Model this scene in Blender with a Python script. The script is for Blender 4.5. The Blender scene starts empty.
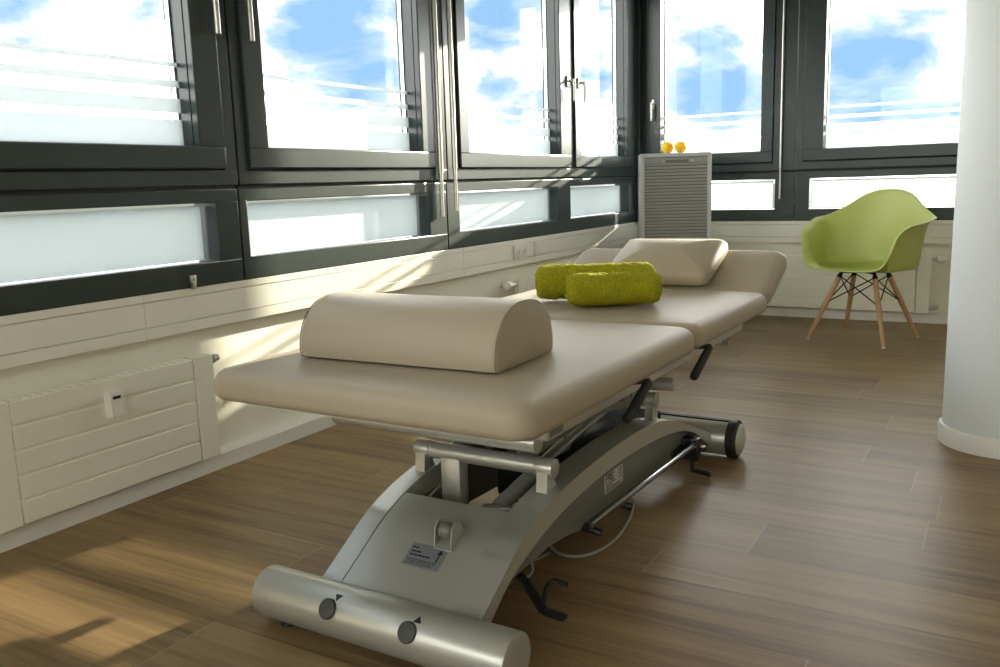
import bpy, bmesh, math, random
from math import sin, cos, pi, radians, sqrt
from mathutils import Vector, Matrix, noise
random.seed(7)
SC = bpy.context.scene
COL = SC.collection

# ------------------------------------------------------------------ camera numbers
FPX, YAW, PITCH, ROLL = 866.656, radians(-30.449), radians(-9.904), radians(-1.804)
CAM = Vector((2.3102, 0.0, 0.95))
DEP = 5.9426            # inner face of the back wall

def cam_axes():
    f = Vector((sin(YAW)*cos(PITCH), cos(YAW)*cos(PITCH), sin(PITCH)))
    r = Vector((cos(YAW), -sin(YAW), 0)); u = r.cross(f)
    return cos(ROLL)*r+sin(ROLL)*u, -sin(ROLL)*r+cos(ROLL)*u, f
AR, AU, AF = cam_axes()
def look(px, py):
    return (AF + AR*((px-500)/FPX) - AU*((py-333.5)/FPX)).normalized()

# ------------------------------------------------------------------ materials
def mat(name, col, rough=.5, metal=0., bump=None, spec=.5, coat=0., sheen=0., vary=None):
    m = bpy.data.materials.new(name); m.use_nodes = True
    nt = m.node_tree; b = nt.nodes['Principled BSDF']
    b.inputs['Base Color'].default_value = (*col, 1)
    b.inputs['Roughness'].default_value = rough
    b.inputs['Metallic'].default_value = metal
    b.inputs['Specular IOR Level'].default_value = spec
    b.inputs['Coat Weight'].default_value = coat
    if sheen:
        b.inputs['Sheen Weight'].default_value = sheen
        b.inputs['Sheen Tint'].default_value = (*col, 1)
    tc = nt.nodes.new('ShaderNodeTexCoord')
    if bump:
        sc, st, dist = bump
        n = nt.nodes.new('ShaderNodeTexNoise'); n.inputs['Scale'].default_value = sc
        n.inputs['Detail'].default_value = 4
        bp = nt.nodes.new('ShaderNodeBump'); bp.inputs['Strength'].default_value = st
        bp.inputs['Distance'].default_value = dist
        nt.links.new(tc.outputs['Object'], n.inputs['Vector'])
        nt.links.new(n.outputs['Fac'], bp.inputs['Height'])
        nt.links.new(bp.outputs['Normal'], b.inputs['Normal'])
    if vary:
        sc, amt = vary
        n = nt.nodes.new('ShaderNodeTexNoise'); n.inputs['Scale'].default_value = sc
        n.inputs['Detail'].default_value = 5
        nt.links.new(tc.outputs['Object'], n.inputs['Vector'])
        mx = nt.nodes.new('ShaderNodeMix'); mx.data_type = 'RGBA'
        mx.inputs['A'].default_value = (*[c*(1-amt) for c in col], 1)
        mx.inputs['B'].default_value = (*[min(1, c*(1+amt)) for c in col], 1)
        nt.links.new(n.outputs['Fac'], mx.inputs['Factor'])
        nt.links.new(mx.outputs['Result'], b.inputs['Base Color'])
    return m

M = {}
M['wall'] = mat('wall_paint', (.91, .89, .77), .6, bump=(260, .12, .002))
M['band'] = mat('duct_white', (.90, .88, .79), .32)
M['plinth'] = mat('plinth_white', (.84, .83, .77), .4)
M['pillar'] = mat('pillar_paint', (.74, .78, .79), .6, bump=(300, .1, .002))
M['ceiling'] = mat('ceiling_paint', (.86, .85, .82), .8, bump=(200, .08, .002))
M['frame'] = mat('anthracite_paint', (.029, .043, .041), .30, bump=(90, .04, .001), vary=(14, .25))
M['gasket'] = mat('black_rubber_seal', (.012, .013, .014), .6, vary=(30, .2))
M['alu'] = mat('spacer_aluminium', (.62, .63, .64), .35, .8, vary=(40, .1))
M['steel'] = mat('brushed_steel', (.62, .60, .55), .3, .9, bump=(120, .05, .001))
M['radiator'] = mat('radiator_enamel', (.90, .88, .76), .33, bump=(150, .02, .001))
M['plastic_white'] = mat('white_plastic', (.85, .83, .76), .35, vary=(20, .03))
M['vinyl'] = mat('beige_vinyl', (.385, .328, .235), .50, spec=.32, bump=(900, .10, .0006), vary=(5, .03))
M['vinyl_dark'] = mat('vinyl_seam', (.26, .21, .16), .5, vary=(60, .1))
M['piping'] = mat('dark_seam', (.11, .09, .07), .6, vary=(60, .2))
M['silver'] = mat('silver_paint', (.52, .52, .465), .33, .55, bump=(700, .04, .0004))
M['panel'] = mat('grey_paint', (.19, .19, .165), .42, .3, bump=(700, .04, .0004))
M['chrome'] = mat('chrome', (.24, .25, .26), .22, 1., vary=(30, .05))
M['black'] = mat('black_plastic', (.012, .012, .012), .38, vary=(40, .3))
M['matt'] = mat('matt_black', (.018, .017, .015), .9, spec=.1, vary=(30, .2))
M['rubber'] = mat('black_rubber', (.016, .016, .016), .62, bump=(300, .2, .001))
M['pad'] = mat('switch_rubber', (.045, .045, .04), .5, bump=(200, .1, .001))
M['decal'] = mat('decal_grey', (.30, .33, .36), .3, .5, vary=(30, .05))
M['ink'] = mat('print_black', (.01, .01, .012), .5, vary=(60, .2))
M['paper'] = mat('label_white', (.62, .61, .54), .4, .2, vary=(50, .05))
M['cable'] = mat('grey_cable', (.30, .30, .27), .5, vary=(30, .1))
M['towel'] = mat('lime_terry', (.42, .40, .02), .95, spec=.1, sheen=.35, vary=(150, .45), bump=(170, 1., .02))
M['shell'] = mat('green_shell', (.50, .56, .15), .38, bump=(500, .03, .0005))
M['beech'] = mat('beech_wood', (.56, .33, .17), .45, vary=(25, .2))
M['wire'] = mat('black_wire', (.02, .02, .02), .4, .6, vary=(30, .2))
M['cabinet'] = mat('cabinet_grey', (.66, .67, .68), .45, vary=(12, .04))
M['shutter'] = mat('shutter_grey', (.40, .40, .38), .5, vary=(20, .05))
M['ball'] = mat('orange_rubber', (1., .66, .02), .5, vary=(40, .1))
b = M['ball'].node_tree.nodes['Principled BSDF']
b.inputs['Subsurface Weight'].default_value = .9
b.inputs['Subsurface Radius'].default_value = (.06, .04, .01)
b.inputs['Subsurface Scale'].default_value = 1.

def glass_mat():
    m = bpy.data.materials.new('window_glass'); m.use_nodes = True
    nt = m.node_tree; nt.nodes.clear()
    o = nt.nodes.new('ShaderNodeOutputMaterial'); mx = nt.nodes.new('ShaderNodeMixShader')
    t = nt.nodes.new('ShaderNodeBsdfTransparent'); t.inputs['Color'].default_value = (.95, .97, .97, 1)
    g = nt.nodes.new('ShaderNodeBsdfGlossy'); g.inputs['Roughness'].default_value = .01
    lw = nt.nodes.new('ShaderNodeLayerWeight'); lw.inputs['Blend'].default_value = .5
    pw = nt.nodes.new('ShaderNodeMath'); pw.operation = 'POWER'; pw.inputs[1].default_value = 5; nt.links.new(lw.outputs['Facing'], pw.inputs[0])
    fr = nt.nodes.new('ShaderNodeMath'); fr.operation = 'MULTIPLY_ADD'; fr.inputs[1].default_value = .40; fr.inputs[2].default_value = .012
    nt.links.new(pw.outputs[0], fr.inputs[0])
    nt.links.new(fr.outputs[0], mx.inputs[0]); nt.links.new(t.outputs[0], mx.inputs[1])
    nt.links.new(g.outputs[0], mx.inputs[2]); nt.links.new(mx.outputs[0], o.inputs['Surface'])
    return m
def film_mat(name, clear, tint):
    m = bpy.data.materials.new(name); m.use_nodes = True
    nt = m.node_tree; nt.nodes.clear()
    o = nt.nodes.new('ShaderNodeOutputMaterial')
    t = nt.nodes.new('ShaderNodeBsdfTransparent')
    tl = nt.nodes.new('ShaderNodeBsdfTranslucent'); tl.inputs['Color'].default_value = (*tint, 1)
    d = nt.nodes.new('ShaderNodeBsdfDiffuse'); d.inputs['Color'].default_value = (*tint, 1)
    n = nt.nodes.new('ShaderNodeTexNoise'); n.inputs['Scale'].default_value = 3
    tc = nt.nodes.new('ShaderNodeTexCoord'); nt.links.new(tc.outputs['Object'], n.inputs['Vector'])
    mr = nt.nodes.new('ShaderNodeMapRange'); mr.inputs['To Min'].default_value = .40; mr.inputs['To Max'].default_value = .44
    nt.links.new(n.outputs['Fac'], mr.inputs['Value'])
    a = nt.nodes.new('ShaderNodeMixShader'); b2 = nt.nodes.new('ShaderNodeMixShader')
    nt.links.new(mr.outputs[0], a.inputs[0])
    nt.links.new(tl.outputs[0], a.inputs[1]); nt.links.new(d.outputs[0], a.inputs[2])
    b2.inputs[0].default_value = clear
    nt.links.new(a.outputs[0], b2.inputs[1]); nt.links.new(t.outputs[0], b2.inputs[2])
    nt.links.new(b2.outputs[0], o.inputs['Surface'])
    return m
M['glass'] = glass_mat()
M['film'] = film_mat('frosted_film', .05, (.74, .78, .79))
M['stripe'] = film_mat('frosted_stripe', .03, (.88, .92, .94))

def floor_mat():
    m = bpy.data.materials.new('oak_vinyl_planks'); m.use_nodes = True
    nt = m.node_tree; N = nt.nodes; L = nt.links; b = N['Principled BSDF']
    tc = N.new('ShaderNodeTexCoord'); sp = N.new('ShaderNodeSeparateXYZ'); L.new(tc.outputs['Object'], sp.inputs[0])
    def mth(op, a, c=None):
        n = N.new('ShaderNodeMath'); n.operation = op
        for i, v in enumerate((a, c)):
            if v is None: continue
            if isinstance(v, (int, float)): n.inputs[i].default_value = v
            else: L.new(v, n.inputs[i])
        return n.outputs[0]
    PW, PL = .217, 1.25
    yr = mth('DIVIDE', mth('SUBTRACT', sp.outputs['Y'], 2.093), PW)
    row = mth('FLOOR', yr); yf = mth('SUBTRACT', yr, row)
    wn = N.new('ShaderNodeTexWhiteNoise'); wn.noise_dimensions = '1D'; L.new(mth('ADD', row, 31.7), wn.inputs['W'])
    xr = mth('ADD', mth('DIVIDE', sp.outputs['X'], PL), wn.outputs['Value'])
    # keep the joint of one row where it is in the room
    pid = mth('FLOOR', xr); xf = mth('SUBTRACT', xr, pid)
    cb = N.new('ShaderNodeCombineXYZ'); L.new(pid, cb.inputs[0]); L.new(row, cb.inputs[1])
    w2 = N.new('ShaderNodeTexWhiteNoise'); w2.noise_dimensions = '2D'; L.new(cb.outputs[0], w2.inputs['Vector'])
    # grain
    gv = N.new('ShaderNodeCombineXYZ')
    L.new(mth('ADD', mth('MULTIPLY', sp.outputs['X'], 1.6), mth('MULTIPLY', w2.outputs['Value'], 30)), gv.inputs[0])
    L.new(mth('MULTIPLY', sp.outputs['Y'], 34), gv.inputs[1]); L.new(mth('MULTIPLY', row, 3.3), gv.inputs[2])
    g1 = N.new('ShaderNodeTexNoise'); g1.inputs['Scale'].default_value = 1.; g1.inputs['Detail'].default_value = 6
    g1.inputs['Roughness'].default_value = .65; g1.inputs['Distortion'].default_value = .6
    L.new(gv.outputs[0], g1.inputs['Vector'])
    gv2 = N.new('ShaderNodeCombineXYZ')
    L.new(mth('ADD', mth('MULTIPLY', sp.outputs['X'], 1.2), mth('MULTIPLY', w2.outputs['Value'], 17)), gv2.inputs[0])
    L.new(mth('MULTIPLY', sp.outputs['Y'], 8), gv2.inputs[1])
    g2 = N.new('ShaderNodeTexNoise'); g2.inputs['Scale'].default_value = 1.; g2.inputs['Detail'].default_value = 3
    L.new(gv2.outputs[0], g2.inputs['Vector'])
    f = mth('ADD', mth('ADD', mth('MULTIPLY', g1.outputs['Fac'], .62), mth('MULTIPLY', g2.outputs['Fac'], .34)),
            mth('MULTIPLY', mth('SUBTRACT', w2.outputs['Value'], .5), .16))
    cr = N.new('ShaderNodeValToRGB'); e = cr.color_ramp.elements
    e[0].position = .30; e[0].color = (.140, .092, .044, 1); e[1].position = .68; e[1].color = (.37, .255, .122, 1)
    k = cr.color_ramp.elements.new(.48); k.color = (.26, .172, .080, 1)
    L.new(f, cr.inputs[0])
    jx = mth('LESS_THAN', xf, .0032)
    jy = mth('LESS_THAN', yf, .010)
    mx = N.new('ShaderNodeMix'); mx.data_type = 'RGBA'; mx.inputs['B'].default_value = (.34, .28, .21, 1)  # paler colour paints bevel glints on the short plank joints
    L.new(mth('MULTIPLY', jx, .75), mx.inputs['Factor']); L.new(cr.outputs[0], mx.inputs['A'])
    m2 = N.new('ShaderNodeMix'); m2.data_type = 'RGBA'; m2.inputs['B'].default_value = (.075, .048, .028, 1)
    L.new(mth('MULTIPLY', jy, .55), m2.inputs['Factor']); L.new(mx.outputs['Result'], m2.inputs['A'])
    L.new(m2.outputs['Result'], b.inputs['Base Color'])
    b.inputs['Roughness'].default_value = .42; b.inputs['Specular IOR Level'].default_value = .24
    bp = N.new('ShaderNodeBump'); bp.inputs['Strength'].default_value = .12; bp.inputs['Distance'].default_value = .002
    L.new(g1.outputs['Fac'], bp.inputs['Height']); L.new(bp.outputs['Normal'], b.inputs['Normal'])
    return m
M['floor'] = floor_mat()

# ------------------------------------------------------------------ mesh helpers
def BM(): return bmesh.new()
def box(bm, x0, x1, y0, y1, z0, z1, bev=0., mtx=None, seg=2):
    vs = [bm.verts.new((x, y, z)) for z in (z0, z1) for y in (y0, y1) for x in (x0, x1)]
    fs = [bm.faces.new([vs[i] for i in q]) for q in ((0,2,3,1),(4,5,7,6),(0,1,5,4),(2,6,7,3),(0,4,6,2),(1,3,7,5))]
    if bev:
        es = list({e for f in fs for e in f.edges})
        r = bmesh.ops.bevel(bm, geom=es, offset=bev, segments=seg, profile=.5, affect='EDGES')
        vs = list({v for f in r['faces'] for v in f.verts} | {v for v in vs if v.is_valid})
    if mtx is not None:
        bmesh.ops.transform(bm, matrix=mtx, verts=[v for v in vs if v.is_valid])
    return vs
def ring_frame(d):
    d = d.normalized(); a = Vector((0, 0, 1)) if abs(d.z) < .9 else Vector((1, 0, 0))
    u = d.cross(a).normalized(); return u, u.cross(d).normalized()
def tube(bm, pts, r, seg=12, cap=True, closed=False):
    pts = [Vector(p) for p in pts]; rs = r if isinstance(r, (list, tuple)) else [r]*len(pts)
    rings = []; u = None; n = len(pts)
    for i, p in enumerate(pts):
        if closed: d = (pts[(i+1) % n]-pts[i]).normalized()+(pts[i]-pts[i-1]).normalized()
        elif i == 0: d = pts[1]-p
        elif i == n-1: d = p-pts[i-1]
        else: d = (pts[i+1]-p).normalized()+(p-pts[i-1]).normalized()
        d = d.normalized()
        if u is None: u, _ = ring_frame(d)
        u = (u-d*u.dot(d)).normalized(); v = d.cross(u)
        rings.append([bm.verts.new(p+(u*cos(2*pi*k/seg)+v*sin(2*pi*k/seg))*rs[i]) for k in range(seg)])
    for i in range(n if closed else n-1):
        a, c = rings[i], rings[(i+1) % n]
        for k in range(seg): bm.faces.new((a[k], a[(k+1) % seg], c[(k+1) % seg], c[k]))
    if cap and not closed:
        bm.faces.new(rings[0][::-1]); bm.faces.new(rings[-1])
    return rings
def rod(bm, a, c, r, seg=24, ch=0.):
    a, c = Vector(a), Vector(c); d = (c-a).normalized()
    if ch: return tube(bm, [a, a+d*ch*.3, a+d*ch, c-d*ch, c-d*ch*.3, c], [r-ch, r-ch*.3, r, r, r-ch*.3, r-ch], seg)
    return tube(bm, [a, c], r, seg)
def prism(bm, poly, x0, x1, ax='x'):
    """poly: list of (a,b); extruded along ax from x0 to x1"""
    def P(a, c, t): return {'x': (t, a, c), 'y': (a, t, c), 'z': (a, c, t)}[ax]
    A = [bm.verts.new(P(a, c, x0)) for a, c in poly]; B = [bm.verts.new(P(a, c, x1)) for a, c in poly]
    n = len(poly); bm.faces.new(A[::-1]); bm.faces.new(B)
    for i in range(n): bm.faces.new((A[i], A[(i+1) % n], B[(i+1) % n], B[i]))
    return A+B
def rrect(x0, x1, y0, y1, r, seg=6):
    out = []
    for cx, cy, a0 in ((x1-r, y0+r, -pi/2), (x1-r, y1-r, 0), (x0+r, y1-r, pi/2), (x0+r, y0+r, pi)):
        for k in range(seg+1):
            a = a0+pi/2*k/seg; out.append((cx+r*cos(a), cy+r*sin(a)))
    return out
def smooth_pts(ctrl, n):
    """catmull-rom through ctrl"""
    out = []; c = [Vector(p) for p in ctrl]
    for i in range(len(c)-1):
        p0 = c[max(i-1, 0)]; p1 = c[i]; p2 = c[i+1]; p3 = c[min(i+2, len(c)-1)]
        for k in range(n):
            t = k/n
            out.append(.5*((2*p1)+(p2-p0)*t+(2*p0-5*p1+4*p2-p3)*t*t+(3*p1-p0-3*p2+p3)*t**3))
    out.append(c[-1]); return out
def obj(name, bm, m, parent=None, smooth=True, angle=35, label=None, kind=None):
    bmesh.ops.recalc_face_normals(bm, faces=bm.faces)
    me = bpy.data.meshes.new(name); bm.to_mesh(me); bm.free()
    me.materials.append(M[m] if isinstance(m, str) else m)
    if smooth:
        for p in me.polygons: p.use_smooth = True
        me.set_sharp_from_angle(angle=radians(angle))
    o = bpy.data.objects.new(name, me); COL.objects.link(o)
    if parent is not None: o.parent = parent
    if label: o['label'] = label
    if kind: o['kind'] = kind
    return o
def empty(name, loc=(0, 0, 0), rz=0.):
    o = bpy.data.objects.new(name, None); o.empty_display_size = .1; COL.objects.link(o)
    o.location = loc; o.rotation_euler = (0, 0, rz); return o
def tag(o, label, cat, group=None):
    o['label'] = label; o['category'] = cat
    if group: o['group'] = group
    return o
def struct(name, bm, m, label=None, cat=None, parent=None, **k):
    o = obj(name, bm, m, parent, **k); o['kind'] = 'structure'
    if label: o['label'] = label
    if cat: o['category'] = cat
    return o

# ------------------------------------------------------------------ room shell
XR, YF, ZC = 4.6, -3.2, 2.62
SILL, REC, HEAD = .638, .045, 2.36
W2X = 2.335                                   # back windows end here, plain wall beyond
bm = BM(); box(bm, -.25, XR+.2, YF-.2, DEP+.25, -.06, 0)
struct('floor', bm, 'floor', 'brown oak-look plank floor of the whole room', 'floor')
bm = BM(); box(bm, -.25, XR+.2, YF-.2, DEP+.25, ZC, ZC+.08)
struct('ceiling', bm, 'ceiling', 'white ceiling of the room', 'ceiling')
bm = BM(); box(bm, -.25, -REC, YF, DEP+.25, 0, SILL); 
struct('wall_left', bm, 'wall', 'white wall under the long left window row', 'wall', smooth=False)
bm = BM(); box(bm, -.25, -.001, YF, DEP+.25, HEAD, ZC); box(bm, 0, W2X, DEP+.001, DEP+.25, HEAD, ZC); box(bm, W2X, XR, DEP, DEP+.25, SILL, ZC)
struct('wall_upper', bm, 'wall', 'white wall above and beside the windows', 'wall', smooth=False)
bm = BM(); box(bm, -REC, XR, DEP+REC, DEP+.25, 0, SILL)
struct('wall_back', bm, 'wall', 'white wall under the far windows', 'wall', smooth=False)
bm = BM(); box(bm, XR, XR+.15, YF, DEP+.25, 0, ZC)
struct('wall_right', bm, 'wall', 'plain white wall on the right side', 'wall')
bm = BM(); box(bm, -.25, XR+.15, YF-.15, YF, 0, SILL); box(bm, -.25, XR+.15, YF-.15, YF, HEAD, ZC); box(bm, -.25, .30, YF-.15, YF, SILL, HEAD); box(bm, 4.21, XR+.15, YF-.15, YF, SILL, HEAD)
struct('wall_rear', bm, 'wall', 'plain white wall behind the viewer', 'wall')

def band(ax, s0, s1, joints):
    """cable duct below the sill: lid, groove, lower lip. s along the wall, d towards the room"""
    bm = BM(); cuts = [s0]+joints+[s1]
    for a, c in zip(cuts[:-1], cuts[1:]):
        for z0, z1, d in ((.496, .532, 0.), (.5335, .612, -.0015), (.6135, SILL, 0.)):
            if ax == 'L': box(bm, -REC-.01, d, a+.0003, c-.0003, z0, z1, .002)
            else: box(bm, a+.0003, c-.0003, DEP-d, DEP+REC+.01, z0, z1, .002)
    return bm
struct('trim_1', band('L', YF, DEP, [-1.9, -.1, 1.75, 3.6, 5.4]), 'band', 'white cable duct band under the left windows', 'cable duct', angle=20)
struct('trim_2', band('B', 0, XR, [1.2, 3.0]), 'band', 'white cable duct band under the far windows', 'cable duct', angle=20)
bm = BM(); prism(bm, [(0, 0), (0, .052), (-.008, .060), (-REC, .064), (-REC, 0)], YF, DEP, 'y')
struct('baseboard_left', bm, 'plinth', 'white baseboard along the left wall', 'baseboard', smooth=False)
bm = BM(); prism(bm, [(DEP, 0), (DEP, .052), (DEP+.008, .060), (DEP+REC, .064), (DEP+REC, 0)], 0, XR, 'x')
struct('baseboard_back', bm, 'plinth', 'white baseboard along the far wall', 'baseboard', smooth=False)

# pillar
PX, PY, PR = 2.345, 3.39, .198
bm = BM(); rod(bm, (PX, PY, 0), (PX, PY, ZC), PR, 96)
pil = struct('wall_pillar', bm, 'pillar', 'round white concrete pillar at the right edge', 'pillar')
bm = BM(); tube(bm, [(PX, PY, 0), (PX, PY, .055), (PX, PY, .062), (PX, PY, .064)], [PR+.014, PR+.012, PR+.007, PR+.001], 96)
struct('baseboard_pillar', bm, 'plinth', 'white skirting ring around the foot of the round pillar', 'baseboard')

# ------------------------------------------------------------------ windows
def mapper(ax):
    # s along wall, d outward (positive = outside), z
    if ax == 'L': return lambda s, d, z: Vector((-d, s, z))
    if ax == 'R': return lambda s, d, z: Vector((s, YF-d, z))
    return lambda s, d, z: Vector((s, DEP+d, z))
def mbox(bm, ax, s0, s1, d0, d1, z0, z1, bev=0.):
    if ax == 'L': box(bm, -d1, -d0, s0, s1, z0, z1, bev)
    elif ax == 'R': box(bm, s0, s1, YF-d1, YF-d0, z0, z1, bev)
    else: box(bm, s0, s1, DEP+d0, DEP+d1, z0, z1, bev)
def prof_ring(bm, ax, s0, s1, z0, z1, w, d0, d1, bev=.003):
    mbox(bm, ax, s0, s1, d0, d1, z0, z0+w, bev); mbox(bm, ax, s0, s1, d0, d1, z1-w, z1, bev)
    mbox(bm, ax, s0, s0+w, d0, d1, z0+w, z1-w, bev); mbox(bm, ax, s1-w, s1, d0, d1, z0+w, z1-w, bev)
ZB0, ZB1, ZT, ZP0, ZP1 = .716, .912, .968, 1.095, 2.24
STR = [(1.096, 1.182), (1.204, 1.249), (1.284, 1.305), (1.349, 1.362)]
wn_count = [0]
def window(ax, s0, s1, sashes, lowers, label, handle=None, rods=()):
    """sashes: list of (sash_s0, sash_s1, pane_s0, pane_s1); lowers: list of (pane_s0, pane_s1)"""
    wn_count[0] += 1
    T = mapper(ax); root = empty('window_%d' % wn_count[0], T((s0+s1)/2, 0, SILL)); root['kind'] = 'structure'
    root['label'] = label; root['category'] = 'window'
    inv = Matrix.Translation(-root.location)
    def put(name, bm, m, parent=None, **k):
        if parent is None or parent is root: bmesh.ops.transform(bm, matrix=inv, verts=bm.verts); return obj(name, bm, m, root, **k)
        bmesh.ops.transform(bm, matrix=inv, verts=bm.verts); return obj(name, bm, m, parent, **k)
    # fixed frame with the row of low lights
    bm = BM()
    mbox(bm, ax, s0, s1, 0, .11, SILL, ZB0, .003)
    mbox(bm, ax, s0, s1, 0, .11, ZB1, ZT-.012, .003)
    edges = [s0]+[e for p in lowers for e in p]+[s1]
    for a, c in zip(edges[::2], edges[1::2]): mbox(bm, ax, a, c, 0, .11, ZB0-.004, ZB1+.004, .003)
    # upper outer frame
    mbox(bm, ax, s0, s1, -.010, .11, ZT, 1.018, .003)
    mbox(bm, ax, s0, s1, -.010, .11, ZP1+.08, HEAD, .003)
    ed = [s0]+[e for q in sashes for e in q[:2]]+[s1]
    for a, c in zip(ed[::2], ed[1::2]):
        if c-a > .004: mbox(bm, ax, a, c, -.010, .11, 1.014, ZP1+.085, .003)
    put('window_frame', bm, 'frame', angle=20)
    bm = BM(); mbox(bm, ax, s0+.002, s1-.002, .006, .1, ZT-.014, ZT+.002)
    for q in sashes: prof_ring(bm, ax, q[0]-.002, q[1]+.002, 1.012, ZP1+.09, .02, .0, .08, 0)
    put('seal', bm, 'gasket', smooth=False)
    fd, fm, fb = (.020, .017, .010) if ax == 'B' else (.066, .012, .003)
    bm = BM()
    for a, c in lowers: mbox(bm, ax, a-.01, c+.01, fd+.004, fd+.010, ZB0-.01, ZB1+.01)
    put('low_pane', bm, 'glass', smooth=False)
    bm = BM()
    for a, c in lowers: mbox(bm, ax, a+fm, c-fm, fd, fd+.0025, ZB0+fb, ZB1-.010)
    put('frosted_film', bm, 'film', smooth=False, label='frosted white privacy film')
    for i, q in enumerate(sashes):
        a, c, pa, pc = q
        bm = BM()
        mbox(bm, ax, a, c, -.024, .09, 1.024, ZP0, .004); mbox(bm, ax, a, c, -.024, .09, ZP1, ZP1+.076, .004)
        mbox(bm, ax, a, pa, -.024, .09, ZP0-.002, ZP1+.002, .004); mbox(bm, ax, pc, c, -.024, .09, ZP0-.002, ZP1+.002, .004)
        # stepped glazing bead
        for (u0, u1, v0, v1) in ((pa-.004, pc+.004, ZP0-.004, ZP0+.003), (pa-.004, pc+.004, ZP1-.012, ZP1+.004),
                                 (pa-.004, pa+.003, ZP0, ZP1), (pc-.003, pc+.004, ZP0, ZP1)):
            mbox(bm, ax, u0, u1, .004, .09, v0, v1, .002)
        sash = put('sash', bm, 'frame', angle=20)
        bm = BM(); mbox(bm, ax, pa+.002, pc-.002, .054, .078, ZP0+.002, ZP1-.002); 
        bm.free(); bm = BM()
        prof_ring(bm, ax, pa+.0032, pc-.0032, ZP0+.0032, ZP1-.0032, .006, .057, .075, 0)
        put('spacer', bm, 'alu', sash, smooth=False)
        bm = BM(); mbox(bm, ax, pa, pc, .050, .056, ZP0, ZP1)
        put('glass_pane', bm, 'glass', sash, smooth=False)
        bm = BM()
        for z0, z1 in STR: mbox(bm, ax, pa+.005, pc-.005, .047, .0495, z0, z1)
        put('frosted_stripe', bm, 'stripe', sash, smooth=False, label='frosted white film stripes')
        if handle and i in handle:
            hs, hz = handle[i]
            bm = BM(); p = T(hs, -.024, hz)
            out = (T(0, -1, 0)-T(0, 0, 0))
            mbox(bm, ax, hs-.013, hs+.013, -.034, -.024, hz-.032, hz+.032, .004)
            rod(bm, p, p+out*.045, .008, 14)
            tube(bm, [p+out*.045+Vector((0, 0, .010)), p+out*.047+Vector((0, 0, -.03)), p+out*.045+Vector((0, 0, -.115))], [.009, .009, .0075], 12)
            put('handle', bm, 'steel', sash, label='silver lever handle')
    for (rs, rz0, rz1, rr, rd) in rods:
        bm = BM(); rod(bm, T(rs, rd, rz0), T(rs, rd, rz0+.24), rr*.75, 12); rod(bm, T(rs, rd, rz0+.2), T(rs, rd, rz1), rr, 12)
        # two small brackets back to the frame
        for z in (rz1-.06,):
            rod(bm, T(rs, rd, z), T(rs, .0, z), rr*.45, 8)
        put('crank_rod', bm, 'steel', label='slim steel crank rod')
    return root

LBL = 'anthracite window on the left wall, '
window('L', -1.72, -.425, [(-1.67, -.475, -1.58, -.565)], [(-1.62, -.525)], LBL+'hidden behind the viewer')
window('L', -.42, .875, [(-.37, .825, -.28, .735)], [(-.32, .775)], LBL+'outside the picture on the left')
window('L', .88, 2.168, [(.93, 2.112, 1.02, 2.005)], [(.98, 2.07)], LBL+'nearest to the viewer, above the white heat meter', rods=((2.100, 1.455, 2.3, .014, -.045),))
window('L', 2.175, 3.468, [(2.22, 3.365, 2.312, 3.262)], [(2.21, 3.325)], LBL+'second from the left edge, behind the half-round bolster', rods=((2.248, 1.45, 2.3, .014, -.045), (3.385, .80, 2.3, .013, -.03)))
window('L', 3.475, 5.90, [(3.575, 4.80, 3.655, 4.665), (4.865, 5.80, 4.945, 5.70)], [(3.58, 4.665), (4.83, 5.775)],
       LBL+'double casement next to the corner and the cabinet', handle={0: (4.755, 1.52), 1: (4.905, 1.52)}, rods=((3.498, .82, 2.3, .012, -.035),))
window('B', .035, 1.085, [(.068, .945, .178, .866)], [(.085, .96)], 'anthracite far window directly behind the grey roller cabinet', handle={0: (.125, 1.45)},
       rods=((1.0, .785, 2.3, .008, -.03),))
window('B', 1.09, 2.335, [(1.135, 2.285, 1.26, 2.16)], [(1.18, 2.24)], 'anthracite far window behind the green armchair')
for k in range(3):  # unseen rear windows, added to let more fill light into the room
    a = .305+k*1.3; window('R', a, a+1.295, [(a+.05, a+1.245, a+.14, a+1.155)], [(a+.1, a+1.195)], 'anthracite window added for fill light, unseen behind the viewer, '+('left', 'middle', 'right')[k])
bm = BM(); box(bm, -.11, .034, DEP-.045, DEP+.11, SILL, HEAD, .004)
struct('trim_3', bm, 'frame', 'anthracite corner post between the two window rows', 'post', smooth=False)

# small clip on the frame
bm = BM(); box(bm, 0, .012, 1.928, 1.952, .655, .680, .002); box(bm, .0, .016, 1.934, 1.946, .634, .66, .002); rod(bm, (.012, 1.94, .668), (.018, 1.94, .668), .004, 10)
tag(obj('window_clip', bm, 'steel'), 'small light metal clip on the dark frame above the white duct, nearest window', 'clip')

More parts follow.
